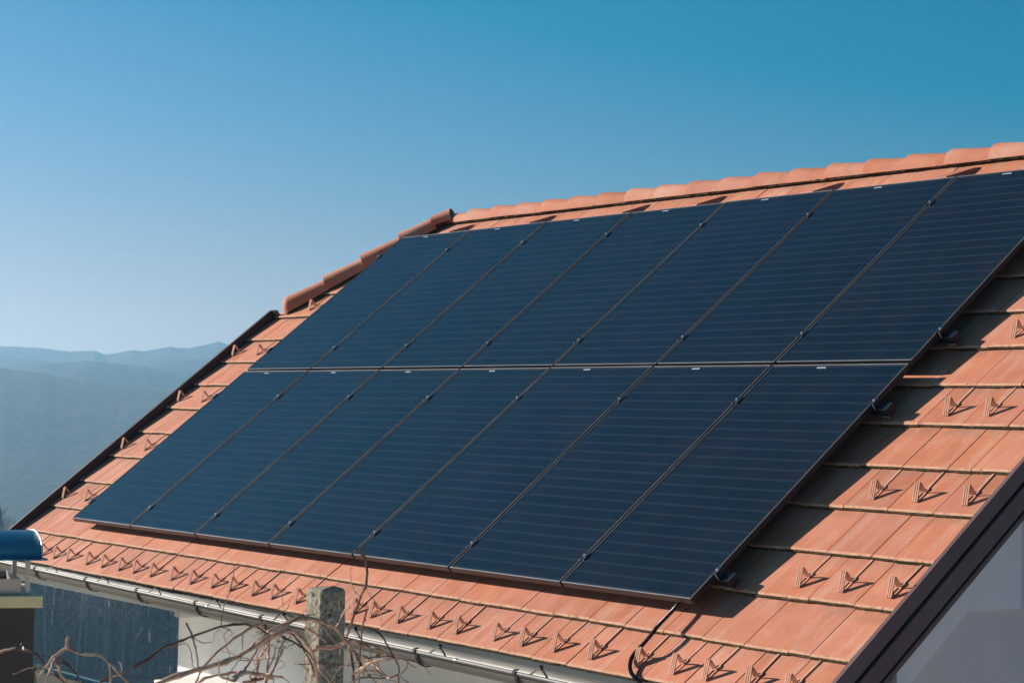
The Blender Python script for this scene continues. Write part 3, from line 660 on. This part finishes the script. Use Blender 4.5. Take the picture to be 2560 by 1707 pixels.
# ------------------------------------------------------------------ snow guards
def guard_meshes():
    Wd, a, h, b = .032 * S, .066 * S, .062 * S, .0715 * S
    br = MB()
    def bar(p, q, x0, x1, th):
        p, q = Vector(p), Vector(q); d = (q - p).normalized(); n_ = Vector((0, -d.z, d.y)) * th
        vs = []
        for e in (p, q):
            vs += [(x0, e.y, e.z), (x1, e.y, e.z), (x1, e.y + n_.y, e.z + n_.z), (x0, e.y + n_.y, e.z + n_.z)]
        br.add(vs, [(0, 1, 2, 3), (4, 7, 6, 5), (0, 4, 5, 1), (1, 5, 6, 2), (2, 6, 7, 3), (3, 7, 4, 0)])
    A_, P_, B_ = (0, 0, .002), (0, a, h), (0, b, .004)
    for i in range(3):
        x0 = -Wd / 2 + i * Wd / 2.62; x1 = x0 + Wd * .245
        bar(A_, P_, x0, x1, .005); bar(P_, B_, x0, x1, .005)
        br.box((x0, a - .0035, h - .001), (x1, a + .0035, h + .0035))
    br.box((-Wd / 2 + .012, a * .35, h * .36), (Wd / 2 - .012, a * .42, h * .42))
    br.box((-Wd / 2, -.004, .0), (Wd / 2, .004, .006)); br.box((-Wd / 2, b - .004, .0), (Wd / 2, b + .004, .006))
    bs = MB()
    for i in (0, 2): bs.box((-Wd / 2 + i * Wd * .38, .004, .0), (-Wd / 2 + i * Wd * .38 + Wd * .24, b - .004, .0035))
    pl = MB(); n = 10
    ring = [(Wd * .52 * math.cos(2 * math.pi * k / n), b + .022 + .017 * math.sin(2 * math.pi * k / n)) for k in range(n)]
    hole = [(Wd * .24 * math.cos(2 * math.pi * k / n), b + .022 + .008 * math.sin(2 * math.pi * k / n)) for k in range(n)]
    pl.add([(x, y, .007) for x, y in ring] + [(x, y, .007) for x, y in hole] + [(x, y, .0) for x, y in ring] + [(x, y, .0) for x, y in hole],
           [f for k in range(n) for f in ((k, (k + 1) % n, n + (k + 1) % n, n + k), (k, 2 * n + k, 2 * n + (k + 1) % n, (k + 1) % n), (n + k, n + (k + 1) % n, 3 * n + (k + 1) % n, 3 * n + k))])
    st = MB(); st.box((-.007, b + .038, .0005), (.007, .36, .0038))
    return [('brace', br.mesh('brace', M_GUARD)), ('base_bar', bs.mesh('base_bar', M_GUARD)), ('hole_plate', pl.mesh('hole_plate', M_GUARD)), ('strap', st.mesh('strap', M_GUARD))]
GM = guard_meshes()
def guard(u, v, k, label):
    T = thing('snow_guard', label, 'snow guard', (0, 0, 0), None, 'snow guards on the tiles')
    w = -.10 - .022 * (v - nose_v(k, u)) / .308
    M = Matrix.Translation(RW(u, v, w + .001)) @ ROOFROT @ TILT @ Matrix.Rotation(rnd.uniform(-.05, .05), 4, 'Z')
    T.matrix_basis = M; WORLD[T.name] = M
    for nm, me in GM: put(bpy.data.objects.new(nm, me), T, M)
EAVE = [-.40, -.13, .120, .366, .702, .962, 1.246, 1.478, 1.743, 2.055, 2.333, 2.630, 2.871, 3.166, 3.410, 3.702, 4.03, 4.349, 4.542, 4.820, 5.133, 5.385, 5.729, 5.966, 6.232, 6.527, 6.871, 7.126, 7.346, 7.622, 7.86]
for i, u in enumerate(EAVE):
    where = {0: ', behind the blue cap', 1: ', beside the blue cap', 26: ', ringed by the conduit', 30: ', nearest the verge', 15: ', left of the post', 17: ', right of the post'}.get(i, '')
    if u == 4.03: continue
    guard(u, -.325 - .0062 * u, 0, f'snow guard in the long eave row, {nth(i)} from the left{where}')
for k, v, us in ((2, .255, (7.405, 7.675, 7.965)), (4, .872, (7.38, 7.65, 7.946)), (6, 1.50, (7.377, 7.63, 7.93)), (8, 2.124, (7.36, 7.62, 7.92))):
    for i, u in enumerate(us):
        guard(u, v, k, f'snow guard right of the panels, {("left", "middle", "right")[i]} of three in the {("lowest", "second lowest", "second highest", "highest")[k // 2 - 1]} short row')
for k, v in ((2, .29), (4, .909), (6, 1.522), (8, 2.138), (10, 2.748)):
    for i, u in enumerate((-.87, -.455, -.155)):
        if k == 10 and i == 0: continue
        if i == 2 and k != 4: u = -.13
        guard(u, v, k, f'snow guard left of panels, {("by the dark verge", "mid strip", "at the panel edge")[i]}, {("lowest", "second", "third", "fourth", "topmost")[k // 2 - 1]} row up')

# ------------------------------------------------------------------ conduit and loose cable
cp = [RW(*p) for p in ((6.82, .10, -.060), (6.833, .045, -.055), (6.856, -.02, -.05), (6.869, -.15, -.04), (6.877, -.208, -.04), (6.874, -.279, -.045), (6.847, -.306, -.06), (6.841, -.342, -.070), (6.866, -.385, -.075), (6.903, -.418, -.080), (6.95, -.441, -.083), (7.016, -.467, -.085), (7.07, -.50, -.11), (7.10, -.50, -.17))]
path = spline(cp, 44); rad = [.0104 if i % 2 else .0086 for i in range(len(path))]
mb = MB(); mb.tube(path, rad, 8)
tag(mb.obj('conduit', M_BLACK, None, None, True), 'black corrugated conduit running from under the panels over the eave', 'conduit')
mb = MB(); mb.tube(spline([RW(6.90, 1.45, -.05), RW(6.959, 1.428, -.04), RW(6.984, 1.421, -.05), RW(7.021, 1.399, -.06), RW(7.054, 1.367, -.07), RW(7.02, 1.36, -.085), RW(6.93, 1.38, -.08)], 6), .0028, 6)
tag(mb.obj('loose_cable', M_ZINC, None, None, True), 'thin grey loose cable drooping from the right panel edge', 'cable')

# ------------------------------------------------------------------ chimney of the lower house at the left
M_CLAD = plain('charcoal_cladding', (.055, .045, .046), .55, 0, 2, .12)
M_BLUE = plain('blue_sheet_metal', (.045, .25, .37), .36, .12, 2, .08)
M_CROWN = plain('beige_sheet', (.80, .66, .38), .5, .15, 4, .10)
M_TIN = plain('tin_plate', (.50, .42, .375), .33, .8, 3, .12)
ex = (RIGHT - Vector((0, 0, RIGHT.z))).normalized(); ey = Vector((-ex.y, ex.x, 0))
yaw = Matrix.Rotation(math.radians(20), 3, 'Z'); ex, ey = yaw @ ex, yaw @ ey
HW = .49
C0 = Vector((2.9402, -1.4418, -.309)) - ex * HW + ey * .46                        # middle of the crown slab's top
CH = Matrix((ex, ey, Vector((0, 0, 1)))).transposed().to_4x4(); CH.translation = C0
T = thing('chimney', 'dark clad chimney with a beige crown slab and a curved blue metal cap', 'chimney', (C0.x, C0.y, -3.6))
fx = -.23
# HW: right edge of the slab relative to C0
mb = MB().box((-.46, -.42, -3.3), (HW - .042, .42, -.0735), 0, CH); bevel(mb.obj('shaft', M_CLAD, T), .004)
mb = MB().box((-.50, -.46, -.073), (HW, .46, 0), 0, CH); bevel(mb.obj('crown_slab', M_CROWN, T), .004)
mb = MB(); a, b = (-.40, -.36), (HW - .122, .36)
for p, q in (((a[0], a[1], .001), (b[0], a[1] + .02, .095)), ((a[0], b[1] - .02, .001), (b[0], b[1], .095)), ((a[0], a[1] + .021, .001), (a[0] + .02, b[1] - .021, .095)), ((b[0] - .02, a[1] + .021, .001), (b[0], b[1] - .021, .095))): mb.box(p, q, 0, CH)
mb.obj('flue_collar', M_TIN, T)
mb = MB().box((a[0] + .022, a[1] + .022, .001), (b[0] - .022, b[1] - .022, .05), 0, CH); mb.obj('flue_opening', M_GROOVE, T)
for x, y in ((HW - .085, -.36), (HW - .085, .36), (-.41, -.36), (-.41, .36), (HW - .47, .36)):
    mb = MB().box((x - .014, y - .014, .001), (x + .014, y + .014, .262), 0, CH); mb.obj('cap_leg', M_TIN, T)
mb = MB(); prof = []
for i in range(21):
    t_ = math.pi * i / 20; y = -.43 * math.cos(t_); z = .235 + .138 * math.sin(t_) ** .75
    prof.append((y, z))
prof = [(-.475, .222), (-.452, .226)] + prof + [(.452, .226), (.475, .222)]
xr = [(-.52, 0), (HW - .075, 0)]
mb.sheet([CH @ Vector((-.52, y, z)) for y, z in prof], [CH @ Vector((HW - .010 + (.03 if abs(y) > .44 else 0), y, z)) for y, z in prof])
c = mb.obj('cap', M_BLUE, T, None, True); m = c.modifiers.new('solid', 'SOLIDIFY'); m.thickness = .006
mb = MB(); mb.tube([CH @ Vector((HW - .009, y, z + .001)) for y, z in prof], .0045, 5); mb.obj('cap_rim', M_STEEL, T, None, True)

# gable end of the lower roof with blue flashing
M_CREAM = plaster('cream_plaster', (.62, .58, .48))
T = thing('lower_dormer', 'cream gable below the chimney with a bright blue metal flashing along its roof edge', 'dormer', (1.7, -.7, -3.6))
p0, p1 = Vector((1.47, -.88, -.925)), Vector((1.95, -.19, -1.13))
dn = Vector((0, 0, -1)); back = Vector((-.05, .036, 0))
left = Vector((1.40, -.98, -1.05))
mb = MB(); mb.prism([p0 + dn * .03, p1 + dn * .03, p1 + dn * 1.5, p0 + dn * 1.5], Vector((0, 0, 0)), back); mb.obj('gable_wall', M_CREAM, T)
mb = MB(); nrm = (p1 - p0).cross(dn).normalized() * .03
mb.prism([p0 + nrm, p1 + nrm, p1 + nrm + dn * .022, p0 + nrm + dn * .022], Vector((0, 0, 0)), back * 1.1)
mb.obj('blue_flashing', plain('blue_flashing', (.10, .33, .46), .3, .5, 3, .1), T)
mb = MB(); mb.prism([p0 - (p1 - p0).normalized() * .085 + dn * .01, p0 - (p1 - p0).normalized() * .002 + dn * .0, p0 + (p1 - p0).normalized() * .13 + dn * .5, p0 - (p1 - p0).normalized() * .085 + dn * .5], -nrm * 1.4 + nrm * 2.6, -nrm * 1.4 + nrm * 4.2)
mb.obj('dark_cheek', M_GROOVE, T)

# ------------------------------------------------------------------ vineyard post and bare vines in the foreground
t = NT('lichened_concrete'); v = t.coord('World')
n1 = t.noise(v, 22, 5, .65); n2 = t.noise(v, 75, 4, .7); n3 = t.noise(v, 9, 3)
c = t.ramp(n2, [(.34, (.055, .048, .040)), (.50, (.27, .245, .195)), (.66, (.50, .455, .365))])
c = t.mix(t.ramp(n1, [(.50, 0.0), (.60, .75)]), c, (.29, .255, .175))
c = t.mix(t.ramp(n3, [(.56, 0.0), (.66, .6)]), c, (.085, .080, .062))
M_POST = t.set(c, .95, 0, .1, n2, .9, .006)
t = NT('vine_bark'); v = t.coord('World'); n1 = t.noise(v, 45, 4, .6)
M_CANE = t.set(t.ramp(n1, [(.3, (.36, .19, .115)), (.55, (.56, .36, .25)), (.75, (.66, .52, .40))]), .7, 0, .2, n1, .4, .002)
t = NT('dark_vine_bark'); v = t.coord('World'); n1 = t.noise(v, 50, 4, .6)
M_CANE2 = t.set(t.ramp(n1, [(.3, (.085, .040, .032)), (.7, (.22, .115, .085))]), .7, 0, .2, n1, .4, .002)
pc = CAM + RIGHT * 0 + Vector((0, 0, 0))
ptop = Vector((9.5912, -3.35, .3248))                     # front upper corner of the post
ang = math.radians(38)
fr = (RIGHT - Vector((0, 0, RIGHT.z))).normalized(); fd = (FWD - Vector((0, 0, FWD.z))).normalized()
dr = fr * math.cos(ang) + fd * math.sin(ang); dl = -fr * math.sin(ang) + fd * math.cos(ang)
w_ = .0870
gzp = ground_z(9.5, -3.3)
T = thing('vine_post', 'square lichen covered vineyard post standing blurred in the foreground', 'post', (ptop.x, ptop.y, gzp))
mb = MB(); g = random.Random(9); levels = np.concatenate([np.linspace(gzp, ptop.z - .010, 25), [ptop.z]]); rows = []
for i, z in enumerate(levels):
    ring = []
    ins = .004 if i == 25 else 0
    for s_, t2 in ((0, 0), (.5, 0), (1, 0), (1, .5), (1, 1), (.5, 1), (0, 1), (0, .5)):
        q = Vector((ptop.x, ptop.y, z)) + dr * (s_ * w_) + dl * (t2 * w_)
        cen = Vector((ptop.x, ptop.y, z)) + (dr + dl) * (w_ / 2)
        q = cen + (q - cen) * (1 - ins / w_ * 2 + g.uniform(-.018, .018)); q.z = z + g.uniform(-.003, .003) - (.004 if i == 25 and (s_ + t2) % 1 == 0 else 0)
        ring.append(q)
    rows.append(ring)
vs = [q for r in rows for q in r]; fs = [(i * 8 + k, i * 8 + (k + 1) % 8, (i + 1) * 8 + (k + 1) % 8, (i + 1) * 8 + k) for i in range(25) for k in range(8)] + [tuple(range(200, 208))]
mb.add(vs, fs); p = mb.obj('shaft', M_POST, T); bevel(p, .006, 2)
def extra(canes, n, lo, hi, seed):
    g = random.Random(seed); o = list(canes)             # thinner side shoots growing out of the measured canes
    for i in range(n):
        rad, dark, pts = g.choice(canes); p = Vector(g.choice(pts[1:-1] if len(pts) > 2 else pts)); L = g.uniform(lo, hi)
        d = Vector((g.uniform(-1, 1), g.uniform(-1, 1), g.uniform(-.5, .8))).normalized(); path = [p]
        for k in range(5):
            d = (d + Vector((g.gauss(0, .35), g.gauss(0, .35), g.gauss(-.12, .3)))).normalized(); path.append(path[-1] + d * L / 5)
        o.append((max(.9, rad * g.uniform(.22, .5)), g.random() < .4, [tuple(q) for q in path]))
    return o
def vine(name, label, canes, base):
    T = thing(name, label, 'vine', base)
    g = random.Random(len(canes))
    for rad, dark, pts in canes:
        pts = spline(pts, 4); mb = MB(); k = 0
        rs = []
        for i in range(len(pts)):
            f = i / (len(pts) - 1)
            node = 1.45 if i % 9 == 4 else (1.15 if i % 9 in (3, 5) else 1.0)
            rs.append(rad * .0015 * (1.12 - .45 * f) * node * g.uniform(.94, 1.06))
        pts = [q + Vector((g.uniform(-1, 1), g.uniform(-1, 1), g.uniform(-1, 1))) * .0012 for q in pts]
        mb.tube(pts, rs, 7)
        mb.obj('cane', M_CANE2 if dark else M_CANE, T, None, True)
    return T
T = vine('grapevine', 'tangled bare grapevine with arching brown canes draped round the post', extra(VINE_A, 52, .05, .22, 5), (9.75, -3.55, gzp))
g = random.Random(77)
def scraps(name, cen, n, spread, size, mat, T):
    mb = MB()
    for i in range(n):
        p = Vector(cen) + Vector((g.gauss(0, 1), g.gauss(0, 1), g.gauss(0, 1))) * spread
        a, b = Vector((g.uniform(-1, 1), g.uniform(-1, 1), g.uniform(-1, 1))).normalized(), Vector((g.uniform(-1, 1), g.uniform(-1, 1), g.uniform(-1, 1))).normalized()
        s_ = size * g.uniform(.5, 1.2)
        mb.add([p - a * s_, p + b * s_ * .6, p + a * s_, p - b * s_ * .5 + a * s_ * .2], [(0, 1, 2), (0, 2, 3)])
    mb.obj(name, mat, T)
M_LICHEN = plain('pale_lichen', (.36, .35, .28), .95, 0, 60, .5)
M_LEAF = plain('dead_leaf', (.42, .13, .025), .7, 0, 20, .3)
scraps('lichen_tuft', (9.858, -3.623, .206), 90, .011, .006, M_LICHEN, T)
scraps('lichen_tuft', (9.80, -3.66, .225), 50, .010, .005, M_LICHEN, T)
scraps('lichen_tuft', (9.865, -3.50, .235), 40, .012, .005, M_LICHEN, T)
scraps('dead_leaf', (10.027, -3.418, .181), 3, .004, .009, M_LEAF, T)
T = vine('young_vine', 'thin forked reddish vine shoots in front of the chimney at lower left', extra(VINE_B, 6, .04, .10, 6), (9.95, -4.3, ground_z(9.9, -4.3)))
scraps('pale_bud', (9.937, -4.413, .241), 3, .003, .007, M_WHITE, T)

# ------------------------------------------------------------------ air
hz = MB().box((CAM.x - 3500, CAM.y - 3500, -90), (CAM.x + 3500, CAM.y + 3500, float(Z2.max()) + 3))
hm = bpy.data.materials.new('haze_air'); hm.use_nodes = True
for n_ in list(hm.node_tree.nodes): hm.node_tree.nodes.remove(n_)
o_ = hm.node_tree.nodes.new('ShaderNodeOutputMaterial'); pv = hm.node_tree.nodes.new('ShaderNodeVolumePrincipled')
pv.inputs['Color'].default_value = HAZE_COL + (1,); pv.inputs['Density'].default_value = HAZE_D; pv.inputs['Anisotropy'].default_value = HAZE_G
hm.node_tree.links.new(pv.outputs[0], o_.inputs['Volume'])
tag(hz.obj('haze', hm), 'pale blue haze filling the valley air', None, None, 'stuff')
